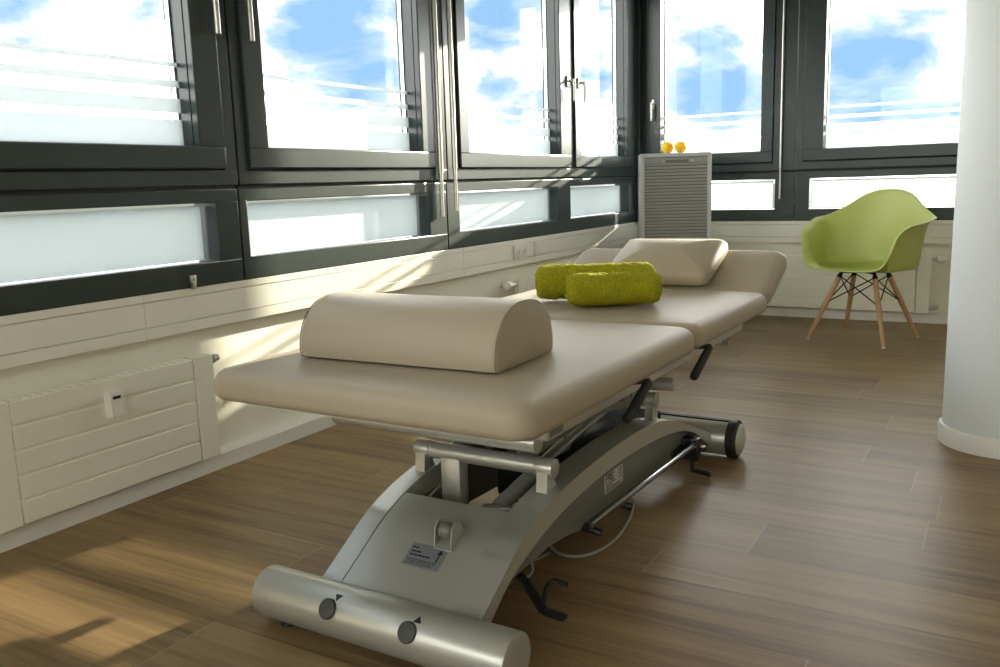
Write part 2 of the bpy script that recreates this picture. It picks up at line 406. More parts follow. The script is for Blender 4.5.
# ------------------------------------------------------------------ radiators
def radiator(name, ax, s0, s1, z0, z1, d0, d1, lab, covers=(True, True), valves=None, meter=None):
    T = mapper(ax); root = empty(name, T((s0+s1)/2, 0, z0)); tag(root, lab, 'radiator'); inv = Matrix.Translation(-root.location)
    def put(n, bm, m, parent=None, **k):
        bmesh.ops.transform(bm, matrix=inv, verts=bm.verts); return obj(n, bm, m, parent or root, **k)
    cw = .082; a = s0+(cw if covers[0] else 0); c = s1-(cw if covers[1] else 0)
    bm = BM(); mbox(bm, ax, a, c, -d1+.006, -d0, z0+.004, z1-.006)
    n = 5; h = (z1-z0)/n
    for i in range(n): mbox(bm, ax, a, c, -d1, -d1+.012, z0+i*h+.003, z0+(i+1)*h-.003, .0035)
    put('front_panel', bm, 'radiator', angle=20)
    for k, (u0, u1) in enumerate(((s0, a-.003), (c+.003, s1))):
        if covers[k]:
            bm = BM(); mbox(bm, ax, u0, u1, -d1-.001, -d0, z0, z1+.002, .004); put('end_cover', bm, 'radiator', angle=20)
    bm = BM()
    t = a+.01
    while t < c-.03: mbox(bm, ax, t, t+.0265, -d1+.010, -d0-.004, z1-.007, z1-.001); t += .03
    put('top_grille', bm, 'radiator', smooth=False)
    for v in valves or ():
        vs, vz, vd, ln, head = v
        out = T(vs+ln, vd, vz)
        bm = BM(); rod(bm, T(vs, vd, vz), T(vs+ln*.75, vd, vz), .011, 16)
        rod(bm, T(vs+ln*.30, vd, vz), T(vs+ln*.5, vd, vz), .016, 6)
        rod(bm, T(vs+ln*.72, vd, vz), T(vs+ln*.72, -d0+.03, vz), .010, 12)
        vv = put('valve', bm, 'steel', label='metal valve fitting')
        if head:
            bm = BM(); x0 = T(vs+ln*.5, vd, vz); dr = (T(1, 0, 0)-T(0, 0, 0))*(1 if ln > 0 else -1)
            tube(bm, [x0, x0+dr*.006, x0+dr*.040, x0+dr*.046], [.021, .026, .024, .015], 20)
            put('thermostat_head', bm, 'plastic_white', vv, label='white thermostat head')
    if meter:
        ms, mz = meter
        bm = BM(); prism(bm, [(d1, mz-.043), (d1+.032, mz-.040), (d1+.032, mz+.036), (d1+.022, mz+.043), (d1, mz+.043)], ms-.021, ms+.021, 'y')
        bmesh.ops.bevel(bm, geom=list(bm.edges), offset=.002, segments=2, affect='EDGES')
        mt = put('heat_meter', bm, 'plastic_white', label='white heat meter with dark display', angle=25)
        bm = BM(); box(bm, d1+.0318, d1+.0332, ms-.013, ms+.013, mz+.016, mz+.025); put('display', bm, 'black', mt, smooth=False)
        bm = BM(); box(bm, d1+.0318, d1+.0326, ms-.014, ms+.014, mz-.034, mz+.008); put('label_plate', bm, 'band', mt, smooth=False)
    return root
radiator('radiator', 'L', 1.277, 1.972, .062, .412, -.02, .03, 'long white panel radiator on left wall with a small heat meter clipped on',
         covers=(False, True), meter=(1.577, .338), valves=((1.972, .392, -.006, .055, False),))
radiator('radiator', 'L', .40, 1.2762, .062, .412, -.02, .03, 'white radiator cut off by the left picture edge', covers=(False, True))
radiator('radiator', 'L', 4.10, 5.42, .075, .425, .0, .03, 'white radiator on left wall hidden behind the rolled lime towels', covers=(True, True), valves=((4.10, .400, -.012, -.13, True),))
radiator('radiator', 'B', .60, 1.918, .066, .424, .0, .03, 'white panel radiator on the far wall behind the green armchair', covers=(True, True),
         valves=((1.918, .402, -.012, .066, True), (1.918, .098, -.012, .055, False)))
# copper brown sleeve nut is part of the valve look: none needed

# ------------------------------------------------------------------ sockets
def plate(name, y0, y1, z0, z1, lab, cat, kind):
    root = empty(name, (0, (y0+y1)/2, (z0+z1)/2)); tag(root, lab, cat); inv = Matrix.Translation(-root.location)
    def put(n, bm, m, p=None, **k):
        bmesh.ops.transform(bm, matrix=inv, verts=bm.verts); return obj(n, bm, m, p or root, **k)
    bm = BM(); box(bm, -.0005, .010, y0, y1, z0, z1, .003); put('cover_frame', bm, 'plastic_white', angle=25)
    zc = (z0+z1)/2; n = 2 if kind == 'socket' else 1; w = (y1-y0)/n
    for i in range(n):
        yc = y0+w*(i+.5)
        if kind == 'socket':
            bm = BM(); 
            rod(bm, (.0095, yc, zc), (.0125, yc, zc), .028, 32, .001)
            s = put('socket_insert', bm, 'plastic_white')
            bm = BM(); rod(bm, (.0120, yc, zc), (.0128, yc, zc), .0195, 28)
            wl = put('socket_well', bm, 'cabinet', s)
            bm = BM(); rod(bm, (.0125, yc-.0095, zc), (.0132, yc-.0095, zc), .0028, 10); rod(bm, (.0125, yc+.0095, zc), (.0132, yc+.0095, zc), .0028, 10)
            put('pin_holes', bm, 'black', s)
        else:
            bm = BM(); prism(bm, [(.009, zc-.030), (.0165, zc-.030), (.0125, zc+.030), (.009, zc+.030)], yc-.03, yc+.03, 'y'); put('rocker', bm, 'plastic_white', smooth=False)
plate('power_socket', 4.10, 4.245, .530, .608, 'white double power socket on the duct band under the left windows', 'socket', 'socket')
plate('light_switch', 4.335, 4.425, .535, .615, 'white single switch plate right of the double socket', 'switch', 'switch')

# ------------------------------------------------------------------ treatment table
TT = empty('treatment_table', (1.228, 1.245, 0), radians(-.7))
tag(TT, 'adjustable treatment table with beige padded top on an arched silver base', 'treatment table')

def cushion(x0, x1, y0, y1, z0, z1, r=.05, rt=.032, rb=.020, crown=.004, dome=.08, nseg=7):
    """padded slab with rounded plan, big upper round-over"""
    bm = BM(); levels = []
    for k in range(nseg+1):
        a = pi/2*k/nseg; levels.append((rb-rb*sin(a), z0+rb-rb*cos(a)))
    for k in range(nseg+1):
        a = pi/2*k/nseg; levels.append((rt-rt*cos(a), z1-rt+rt*sin(a)))
    for k in range(1, 9):
        t = k/8; levels.append((rt+dome*t, z1+crown*(1-(1-t)**2.2)))
    rings = []
    for ins, z in levels:
        pts = rrect(x0+ins, x1-ins, y0+ins, y1-ins, max(.004, r-ins*.7), 8)
        rings.append([bm.verts.new((x, y, z)) for x, y in pts])
    for A, B in zip(rings[:-1], rings[1:]):
        n = len(A)
        for i in range(n):
            if (A[i].co-A[(i+1) % n].co).length < 1e-7: continue
            bm.faces.new((A[i], A[(i+1) % n], B[(i+1) % n], B[i]))
    bm.faces.new(rings[0][::-1]); bm.faces.new(rings[-1])
    return bm
ZC0, ZC1 = .505, .572
obj('front_cushion', cushion(-.398, .404, 0, .902, ZC0, ZC1, .05), 'vinyl', TT, angle=60)
obj('middle_cushion', cushion(-.398, .402, .908, 1.622, ZC0, ZC1, .035), 'vinyl', TT, angle=60)
bm = cushion(-.388, .400, 0, .315, 0, .068, .05, .03, .02)
HT = Matrix.Translation((0, 1.630, .508)) @ Matrix.Rotation(radians(22.5), 4, 'X')
bmesh.ops.transform(bm, matrix=HT, verts=bm.verts)
obj('head_cushion', bm, 'vinyl', TT, angle=60, label='tilted-up head section')
# top frame
bm = BM()
for s in (-1, 1):
    xo = .352*s; xi = .318*s
    box(bm, min(xo, xi), max(xo, xi), .165, 1.50, .462, .4965, .004)
for y in (.17, .80, 1.44): box(bm, -.33, .33, y, y+.04, .466, .490, .003)
box(bm, -.30, .30, .04, 1.55, .4955, .5052)
obj('top_frame', bm, 'silver', TT, angle=20)
bm = BM(); box(bm, .352, .3532, .172, .228, .469, .489); obj('rail_plate', bm, 'panel', TT, smooth=False, label='small grey name plate')
bm = BM(); box(bm, -.30, .30, 1.60, 1.66, .487, .505, .004)
bmesh.ops.transform(bm, matrix=Matrix.Identity(4), verts=bm.verts)
box(bm, .26, .30, 1.42, 1.50, .42, .468, .004); box(bm, -.30, -.26, 1.42, 1.50, .42, .468, .004)
rod(bm, (.28, 1.46, .425), (.32, 1.46, .425), .010, 12)
obj('head_hinge', bm, 'silver', TT, angle=20)
# transverse tubes
bm = BM(); rod(bm, (-.240, .240, .4305), (.290, .240, .4305), .0205, 32, .002); [box(bm, xx-.012, xx+.012, .228, .252, .445, .470) for xx in (-.2, .24)]; obj('front_tube', bm, 'silver', TT)
TY, TZ = .440, .306
bm = BM(); rod(bm, (-.120, TY, TZ), (.177, TY, TZ), .0205, 32); obj('pivot_tube', bm, 'silver', TT)
for x0, x1 in ((-.163, -.119), (.176, .222)):
    bm = BM(); rod(bm, (x0, TY, TZ), (x1, TY, TZ), .0225, 32, .002)
    xm = (x0+x1)/2
    prism(bm, [(TY-.021, TZ), (TY-.023, TZ-.03), (TY-.026, TZ-.054), (TY+.022, TZ-.046), (TY+.012, TZ-.034), (TY+.021, TZ)], xm-.014, xm+.014, 'x')
    obj('tube_clamp', bm, 'silver', TT, angle=30)
for (y, z, x0, x1) in ((1.118, .306, -.17, .208), (1.185, .340, -.18, .238)):
    bm = BM(); rod(bm, (x0, y, z), (x1, y, z), .022, 32, .002)
    if z < .32:
        for xx in (-.148, .190): prism(bm, [(y-.016, z), (y-.022, z-.065), (y+.022, z-.065), (y+.016, z)], xx-.012, xx+.012, 'x')
    else:
        for xx in (-.16, .10): prism(bm, [(y-.018, z), (y-.10, z+.125), (y-.04, z+.125), (y+.018, z)], xx-.014, xx+.014, 'x')
    obj('rear_tube', bm, 'silver', TT, angle=30)
# arch
OUT = smooth_pts([(.03, .078), (.095, .114), (.165, .156), (.24, .200), (.32, .231), (.42, .254), (.58, .269), (.80, .275), (1.02, .265), (1.16, .236), (1.27, .201), (1.40, .152), (1.50, .112), (1.56, .085)], 5)
INN = smooth_pts([(.085, .055), (.150, .108), (.239, .155), (.441, .205), (.732, .225), (1.02, .213), (1.23, .184), (1.367, .143), (1.463, .092), (1.53, .055)], 6)
OUT = [(p[0], p[1]) for p in [Vector((a[0], a[1], 0)) for a in OUT]]; INN = [(p[0], p[1]) for p in [Vector((a[0], a[1], 0)) for a in INN]]
def arch_z(y):
    for (a, z0), (c, z1) in zip(OUT[:-1], OUT[1:]):
        if a <= y <= c: return z0+(z1-z0)*(y-a)/(c-a)
    return OUT[-1][1]
for x0, x1 in ((-.174, -.121), (.165, .238)):
    bm = BM(); prism(bm, OUT+INN[::-1], x0, x1, 'x')
    es = [e for e in bm.edges if abs(e.verts[0].co.x-e.verts[1].co.x) < 1e-6]
    bmesh.ops.bevel(bm, geom=es, offset=.0025, segments=2, affect='EDGES')
    sb = obj('side_beam', bm, 'silver', TT, angle=30)
    bm = BM(); mid = (x0+x1)/2
    up = [(y, z+.006) for y, z in INN[3:-6]]
    lo = [(.24, .112), (.43, .120), (.63, .100), (1.24, .080)]
    prism(bm, up+lo[::-1], mid-.004, mid+.006, 'x')
    sp_ = obj('side_panel', bm, 'panel', sb, smooth=False, label='grey recessed panel of the arch')
    if x1 > 0:
        xf = mid+.0062
        bm = BM(); ya, yb = .741, .860
        def slant(y): return .088+(y-.615)*-.02
        box(bm, xf, xf+.0008, ya, yb, .140, .190)
        lp = obj('rating_label', bm, 'paper', sp_, smooth=False, label='white printed rating label')
        bm = BM()
        for k, (u, v, zz) in enumerate(((.805, .860, .158), (.805, .872, .1525), (.805, .850, .147), (.805, .905, .1415), (.805, .900, .137), (.885, .910, .177), (.885, .910, .171), (.885, .908, .165), (.885, .910, .159), (.882, .910, .1525))):
            box(bm, xf+.0008, xf+.0012, u-.0565, v-.0565, zz+.0065, zz+.0085)
        # bold block word
        def stroke(pts, w=.0034):
            for (a, c), (d, e) in zip(pts[:-1], pts[1:]):
                if abs(a-d) < 1e-6: box(bm, xf+.0008, xf+.0013, a-w/2, a+w/2, min(c, e)-w/2, max(c, e)+w/2)
                elif abs(c-e) < 1e-6: box(bm, xf+.0008, xf+.0013, min(a, d)-w/2, max(a, d)+w/2, c-w/2, c+w/2)
                else:
                    L = sqrt((d-a)**2+(e-c)**2); an = math.atan2(e-c, d-a)
                    box(bm, 0, .0005, 0, L, -w/2, w/2, mtx=Matrix.Translation((xf+.0008, a, c)) @ Matrix.Rotation(an, 4, 'X'))
        H0, H1 = .1705, .1865; mh = .179
        y = .7495; stroke([(y, H0), (y, H1), (y+.011, H1)]); stroke([(y, mh), (y+.006, mh)])
        y = .7655; stroke([(y, H0), (y, H1), (y+.011, H1), (y+.011, mh), (y, mh)]); stroke([(y+.003, mh), (y+.011, H0)])
        y = .7815; stroke([(y+.011, H1), (y, H1), (y, H0), (y+.011, H0)]); stroke([(y, mh), (y+.006, mh)])
        y = .7985; stroke([(y, H0), (y, H1)])
        obj('print', bm, 'ink', sp_, smooth=False, label='black printed lettering')
# cover plate between the beams, follows the arch
bm = BM(); ys = [.06+i*(.328-.06)/10 for i in range(11)]
prism(bm, [(y, arch_z(y)-.002) for y in ys]+[(y, arch_z(y)-.008) for y in ys[::-1]], -.120, .164, 'x')
cp = obj('cover_plate', bm, 'silver', TT, angle=30)
def on_plate(x, y, lift=0.):
    s = (arch_z(y+.01)-arch_z(y-.01))/.02; th = math.atan(s)
    return Matrix.Translation((x, y, arch_z(y)-.002+lift)) @ Matrix.Rotation(th, 4, 'X')
# printed label on the plate, long side along x
LP = on_plate(.040, .178, .0002) @ Matrix.Scale(1.1, 4)
bm = BM(); box(bm, -.043, .043, -.026, .026, 0, .0008, mtx=LP); dl = obj('instruction_label', bm, 'decal', cp, smooth=False, label='grey instruction label with lifting arrow')
bm = BM()
for y, x0, x1 in ((.016, -.038, -.022), (.007, -.036, -.012), (-.001, -.036, .012), (-.011, -.038, .032), (-.015, -.034, .030), (-.020, -.038, .026)):
    t = .0016 if y > -.005 else .0007
    n = max(2, int((x1-x0)/.009)); st = (x1-x0)/n
    for i in range(n): box(bm, x0+i*st, x0+(i+1)*st-.0012, y-t, y+t, .0008, .0012, mtx=LP)
box(bm, .0275, .0305, -.008, .012, .0008, .0012, mtx=LP)
vs = prism(bm, [(.0225, .010), (.0355, .010), (.029, .021)], .0008, .0012, 'z'); bmesh.ops.transform(bm, matrix=LP, verts=vs)
obj('print', bm, 'ink', cp, smooth=False, label='black print and arrow')
# roller bracket on the plate
RB = on_plate(.073, .228) @ Matrix.Scale(1.15, 4)
bm = BM()
box(bm, -.020, .020, -.030, .018, 0, .002, mtx=RB)
for s in (-1, 1):
    poly = [(-.030, 0), (-.020, .018), (-.006, .036), (.008, .040), (.022, .026), (.022, 0)]
    vs = prism(bm, poly, .0185*s-.001, .0185*s+.001, 'x'); bmesh.ops.transform(bm, matrix=RB, verts=vs)
rb = obj('roller_bracket', bm, 'silver', cp, angle=25)
bm = BM(); 
tube(bm, [(-.0165, 0, .022), (-.012, 0, .022), (-.004, 0, .022), (.004, 0, .022), (.012, 0, .022), (.0165, 0, .022)], [.007, .0135, .0165, .0165, .0135, .007], 24)
bmesh.ops.transform(bm, matrix=RB, verts=bm.verts); obj('roller', bm, 'panel', cp, label='small grey roller')
# front cylinder
CYY, CYZ, CR = .052, .064, .056
bm = BM(); rod(bm, (-.305, CYY, CYZ), (.336, CYY, CYZ), CR, 64, .004)
fc = obj('front_cylinder', bm, 'silver', TT)
for x, flip in ((-.087, -1), (.118, 1)):
    an = radians(30)                                             # above straight ahead
    nrm = Vector((0, -cos(an), sin(an))); base = Vector((x, CYY, CYZ))+nrm*(CR-.0035)
    bm = BM(); tube(bm, [base, base+nrm*.0055, base+nrm*.0080, base+nrm*.0090], [.0215, .0215, .0195, .012], 32)
    obj('foot_switch', bm, 'pad', fc, label='round black foot switch')
    # arrow print
    a2 = radians(58 if flip < 0 else 60); n2 = Vector((0, -cos(a2), sin(a2))); up = Vector((0, sin(a2), cos(a2))); c0 = Vector((x+.014, CYY, CYZ))+n2*(CR+.0002)
    bm = BM(); t = [(-.009, -.007*flip), (.009, -.007*flip), (0, .008*flip)]
    A = [bm.verts.new(c0+Vector((1, 0, 0))*u+up*v+n2*.0004) for u, v in t]; B = [bm.verts.new(c0+Vector((1, 0, 0))*u+up*v-n2*.001) for u, v in t]
    bm.faces.new(A); bm.faces.new(B[::-1])
    for i in range(3): bm.faces.new((A[i], A[(i+1) % 3], B[(i+1) % 3], B[i]))
    obj('arrow_mark', bm, 'ink', fc, smooth=False, label='black arrow print')
for x in (-.245, .255):
    bm = BM(); tube(bm, [(x, CYY-.004, 0), (x, CYY-.004, .008), (x, CYY-.004, .024)], [.019, .019, .015], 24); obj('rubber_foot', bm, 'rubber', TT)
# rear cylinder with wheel caps
RY, RZ = 1.60, .066
bm = BM(); rod(bm, (-.30, RY, RZ), (.287, RY, RZ), .058, 56, .002)
rc = obj('rear_cylinder', bm, 'silver', TT)
bm = BM(); box(bm, .18, .225, RY-.0595, RY-.05, RZ-.012, RZ-.006, .002); obj('slot_cover', bm, 'black', rc, smooth=False)
bm = BM(); box(bm, -.2, .30, RY-.004, RY+.02, RZ+.052, RZ+.062, .002); obj('cylinder_strip', bm, 'rubber', rc, smooth=False)
for s in (-1, 1):
    x0 = .285 if s > 0 else -.30
    bm = BM(); tube(bm, [(x0, RY, RZ), (x0+.003*s, RY, RZ), (x0+.030*s, RY, RZ), (x0+.036*s, RY, RZ)], [.058, .0655, .0655, .056], 56); w = obj('wheel', bm, 'rubber', rc, label='black rubber wheel')
    bm = BM(); tube(bm, [(x0+.034*s, RY, RZ), (x0+.038*s, RY, RZ), (x0+.045*s, RY, RZ), (x0+.050*s, RY, RZ)], [.054, .053, .040, .015], 48); obj('wheel_cap', bm, 'silver', rc)
# lift post, arms, actuator
bm = BM(); box(bm, -.085, -.028, .422, .462, .09, .300, .006); obj('lift_post', bm, 'silver', TT, angle=25)
def bar(bm, a, c, w, h, bev=.004):
    a, c = Vector(a), Vector(c); d = c-a; L = d.length; q = d.to_track_quat('Y', 'Z').to_matrix().to_4x4()
    box(bm, -w/2, w/2, 0, L, -h/2, h/2, bev, mtx=Matrix.Translation(a) @ q)
for x in (-.10, .135):
    bm = BM(); bar(bm, (x, .245, .430), (x, 1.10, .312), .035, .045); obj('lift_arm', bm, 'panel', TT, angle=20)
for x in (-.06, .095):
    bm = BM(); bar(bm, (x, .46, .300), (x, 1.20, .345), .030, .045); obj('lift_arm', bm, 'panel', TT, angle=20)
bm = BM(); rod(bm, (.035, .50, .165), (.055, .82, .235), .020, 20, .002); rod(bm, (.055, .80, .231), (.07, 1.12, .285), .012, 16)
rod(bm, (-.01, .50, .150), (.075, .50, .160), .012, 14); rod(bm, (.075, .49, .135), (.12, .56, .155), .014, 14, .002); rod(bm, (.02, .47, .13), (.03, .55, .14), .016, 10)
obj('actuator', bm, 'silver', TT)
bm = BM(); tube(bm, [(.01, .49, .15), (.05, .54, .145), (.1, .52, .15), (.13, .60, .17)], .006, 8)
tube(bm, [(-.02, .5, .14), (.02, .56, .165), (.09, .58, .14)], .005, 8)
rod(bm, (.105, .60, .185), (.150, .63, .20), .016, 14, .003)
obj('actuator_cable', bm, 'black', TT)
bm = BM(); box(bm, -.11, .155, .72, 1.30, .095, .225, .01); obj('motor_box', bm, 'matt', TT, angle=20)
bm = BM(); box(bm, .235, .30, .66, .80, .415, .466, .004); rod(bm, (.30, .70, .425), (.304, .70, .425), .006, 12); obj('control_box', bm, 'panel', TT, angle=20)
# levers
for y0 in (.555, 1.000):
    bm = BM(); tube(bm, [(.34, y0-.06, .505), (.392, y0, .500), (.398, y0+.006, .496)], .0065, 10); lv = obj('release_lever', bm, 'black', TT)
    bm = BM(); tube(bm, [(.396, y0+.012, .502), (.398, y0+.005, .496), (.390, y0-.093, .438), (.389, y0-.099, .4345)], [.006, .0105, .0115, .009], 16); obj('grip', bm, 'rubber', lv)
# foot bar
bm = BM(); rod(bm, (.238, .575, .122), (.250, 1.345, .112), .0095, 20, .001); fb = obj('foot_bar', bm, 'chrome', TT)
bm = BM(); rod(bm, (.2375, .568, .122), (.238, .582, .122), .0108, 20, .001); obj('bar_cap', bm, 'rubber', fb)
bm = BM(); bar(bm, (.250, 1.335, .112), (.205, 1.42, .10), .022, .03); box(bm, .16, .26, 1.335, 1.375, .060, .130, .004); box(bm, .2, .275, 1.36, 1.385, .085, .10, .003)
tube(bm, [(.235, 1.36, .07), (.238, 1.355, .022), (.30, 1.35, .018)], .009, 10); box(bm, .15, .215, 1.24, 1.40, .082, .112, .004)
obj('bar_bracket', bm, 'black', TT, angle=20)
for y in (.66, .86):
    bm = BM(); rod(bm, (.18, y, .076), (.232, y+.01, .066), .010, 12, .002); obj('bar_stop', bm, 'black', TT)
# pedal crank near the front right
bm = BM()
def flat(bm, pts, w, h):
    for a, c in zip(pts[:-1], pts[1:]):
        bar(bm, a, c, w, h, .0025)
flat(bm, [(.135, .375, .072), (.190, .338, .074), (.280, .262, .056), (.335, .256, .056)], .020, .011)
obj('pedal', bm, 'black', TT, angle=20, label='black cranked foot pedal')
bm = BM(); tube(bm, [(.276, .266, .06), (.266, .300, .083), (.266, .318, .092), (.276, .324, .096), (.306, .322, .094)], .0055, 12)
obj('pedal_hook', bm, 'black', TT)
bm = BM(); tube(bm, smooth_pts([(.150, .395, .086), (.160, .380, .062), (.172, .380, .056), (.178, .402, .066), (.168, .412, .084)], 6), .003, 8)
bar(bm, (.158, .400, .078), (.186, .470, .084), .008, .002, 0)
obj('cable_tie', bm, 'cable', TT)
bm = BM(); tube(bm, smooth_pts([(.185, .93, .09), (.19, .965, .05), (.17, 1.02, .012), (.195, .94, .005), (.218, .80, .005), (.212, .700, .005), (.180, .640, .005), (.125, .635, .005), (.072, .690, .005), (.09, .765, .005), (.15, .80, .030), (.17, .83, .085)], 10), .0045, 10)
obj('power_cord', bm, 'cable', TT, label='grey power cord looping on the floor')

# ------------------------------------------------------------------ bolster
def bolster():
    root = empty('half_round_bolster', (1.206, 1.552, .5775), radians(1.5)); tag(root, 'beige half-round bolster on the near end of the table', 'bolster')
    Wd, Hh, Ln = .134, .130, .252
    prof = []
    r = .012
    # bottom with rounded corners and a dome
    for k in range(33):
        a = -radians(4)+pi*k/32*(188/180)
        ex = .86
        cx = abs(cos(a))**ex*(1 if cos(a) > 0 else -1); sz = abs(sin(a))**ex*(1 if sin(a) > 0 else -1)
        prof.append((Wd*cx, max(.010, .012+(Hh-.012)*sz)))
    prof = [(Wd-.012, 0.), (Wd-.003, .004)]+[p for p in prof if p[1] > .0105]+[(-Wd+.003, .004), (-Wd+.012, 0.)]
    cen = (0, .045)
    st = [(-Ln, .80), (-Ln+.0015, .93), (-Ln+.006, .985), (-Ln+.014, 1.), (Ln-.014, 1.), (Ln-.006, .995), (Ln-.002, .975), (Ln-.001, .93), (Ln+.004, .60), (Ln+.006, .2)]
    bm = BM(); rings = []
    for x, s in st:
        rings.append([bm.verts.new((x, cen[0]+(y-cen[0])*s, max(0, cen[1]+(z-cen[1])*s))) for y, z in prof])
    n = len(prof)
    for A, B in zip(rings[:-1], rings[1:]):
        for i in range(n): bm.faces.new((A[i], A[(i+1) % n], B[(i+1) % n], B[i]))
    bm.faces.new(rings[0][::-1]); bm.faces.new(rings[-1])
    obj('cover', bm, 'vinyl', root, angle=50)
    for x in (Ln-.004, -Ln+.004):
        bm = BM(); tube(bm, [(x, cen[0]+(y-cen[0])*.99, max(.002, cen[1]+(z-cen[1])*.995)) for y, z in prof], .0014, 8, closed=True); obj('seam', bm, 'vinyl_dark', root)
bolster()

# ------------------------------------------------------------------ pillow on the head section
def pillow():
    bm = cushion(-.190, .192, 0, .285, 0, .046, .032, .022, .016, 0, .112)
    for v in bm.verts:                                                # domed, slightly lumpy filling
        if v.co.z > .03: v.co.z += .040*(max(0, 1-abs(v.co.x/.192)**2.4)*max(0, 1-abs((v.co.y-.1425)/.1425)**2.4))**.75
        v.co.z += noise.noise(Vector((v.co.x*9, v.co.y*9, 2.)))*.003*(1 if v.co.z > .03 else 0)
    bmesh.ops.transform(bm, matrix=Matrix.Rotation(radians(21.5), 4, 'X'), verts=bm.verts)
    o = obj('pillow', bm, 'vinyl', None, angle=70); o.location = (1.262, 2.838, .5790); o.rotation_euler = (0, 0, radians(-.7))
    tag(o, 'plump beige vinyl pillow leaning on the raised head section', 'pillow')
pillow()

# ------------------------------------------------------------------ rolled towels
def towel(loc, rz, Ln, R, seed, lab):
    bm = BM(); rnd = random.Random(seed)
    # rolled strip: a spiral cross-section with thickness, extruded along the roll
    turns, nth = 3.1, 240; tk = R/(turns+.35)
    out, inn = [], []
    for k in range(nth+1):
        t = k/nth; th = t*turns*2*pi+.9; r = .16*R+(R-.16*R)*t
        out.append((th, r)); inn.append((th, max(.004, r-tk*.62)))
    prof = out+inn[::-1]; nL = 80; rings = []
    for j in range(nL+1):
        v = j/nL; x = -Ln/2+Ln*v; ring = []
        e = min(v, 1-v)*Ln
        for th, r in prof:
            inner = 1-min(1, r/R)
            endout = 0
            rr = r*(1-.24*math.exp(-e/.011))
            xx = x+(1 if v > .5 else -1)*math.exp(-e/.006)*(.0035*sin(th*.5+seed)+.003*noise.noise(Vector((th, seed, 0))))
            y, z = rr*sin(th), rr*cos(th)
            nn = noise.noise(Vector((xx*16, y*16+seed, z*16)))*.0035+noise.noise(Vector((xx*60, y*60, z*60+seed)))*.0030+noise.noise(Vector((xx*150, y*150, z*150+seed)))*.0022
            s = 1+nn/max(r, .02)
            sag = .93
            z2 = z*s*sag; y2 = y*s*1.05
            if z2 < -R*.84: z2 = -R*.84+(z2+R*.84)*.15
            ring.append(bm.verts.new((xx, y2, z2+R*.84)))
        rings.append(ring)
    n = len(prof)
    for A, B in zip(rings[:-1], rings[1:]):
        for i in range(n): bm.faces.new((A[i], A[(i+1) % n], B[(i+1) % n], B[i]))
    # end caps as quads of the strip
    for ring, rev in ((rings[0], True), (rings[-1], False)):
        for i in range(nth):
            q = [ring[i], ring[i+1], ring[n-2-i], ring[n-1-i]]
            bm.faces.new(q[::-1] if rev else q)
    bmesh.ops.subdivide_edges(bm, edges=[e for e in bm.edges if e.calc_length() > .02], cuts=1) if False else None
    o = obj('rolled_towel', bm, 'towel', None, angle=70); o.location = loc; o.rotation_euler = (0, 0, rz)
    tag(o, lab, 'towel', 'rolled towels on the table')
    return o
towel((1.312, 2.368, .5765), radians(32), .275, .0585, 3, 'shorter rolled lime-green towel lying in front, nearer the viewer')
towel((1.200, 2.490, .5765), radians(29), .370, .0660, 8, 'longer rolled lime-green towel lying behind the shorter roll')

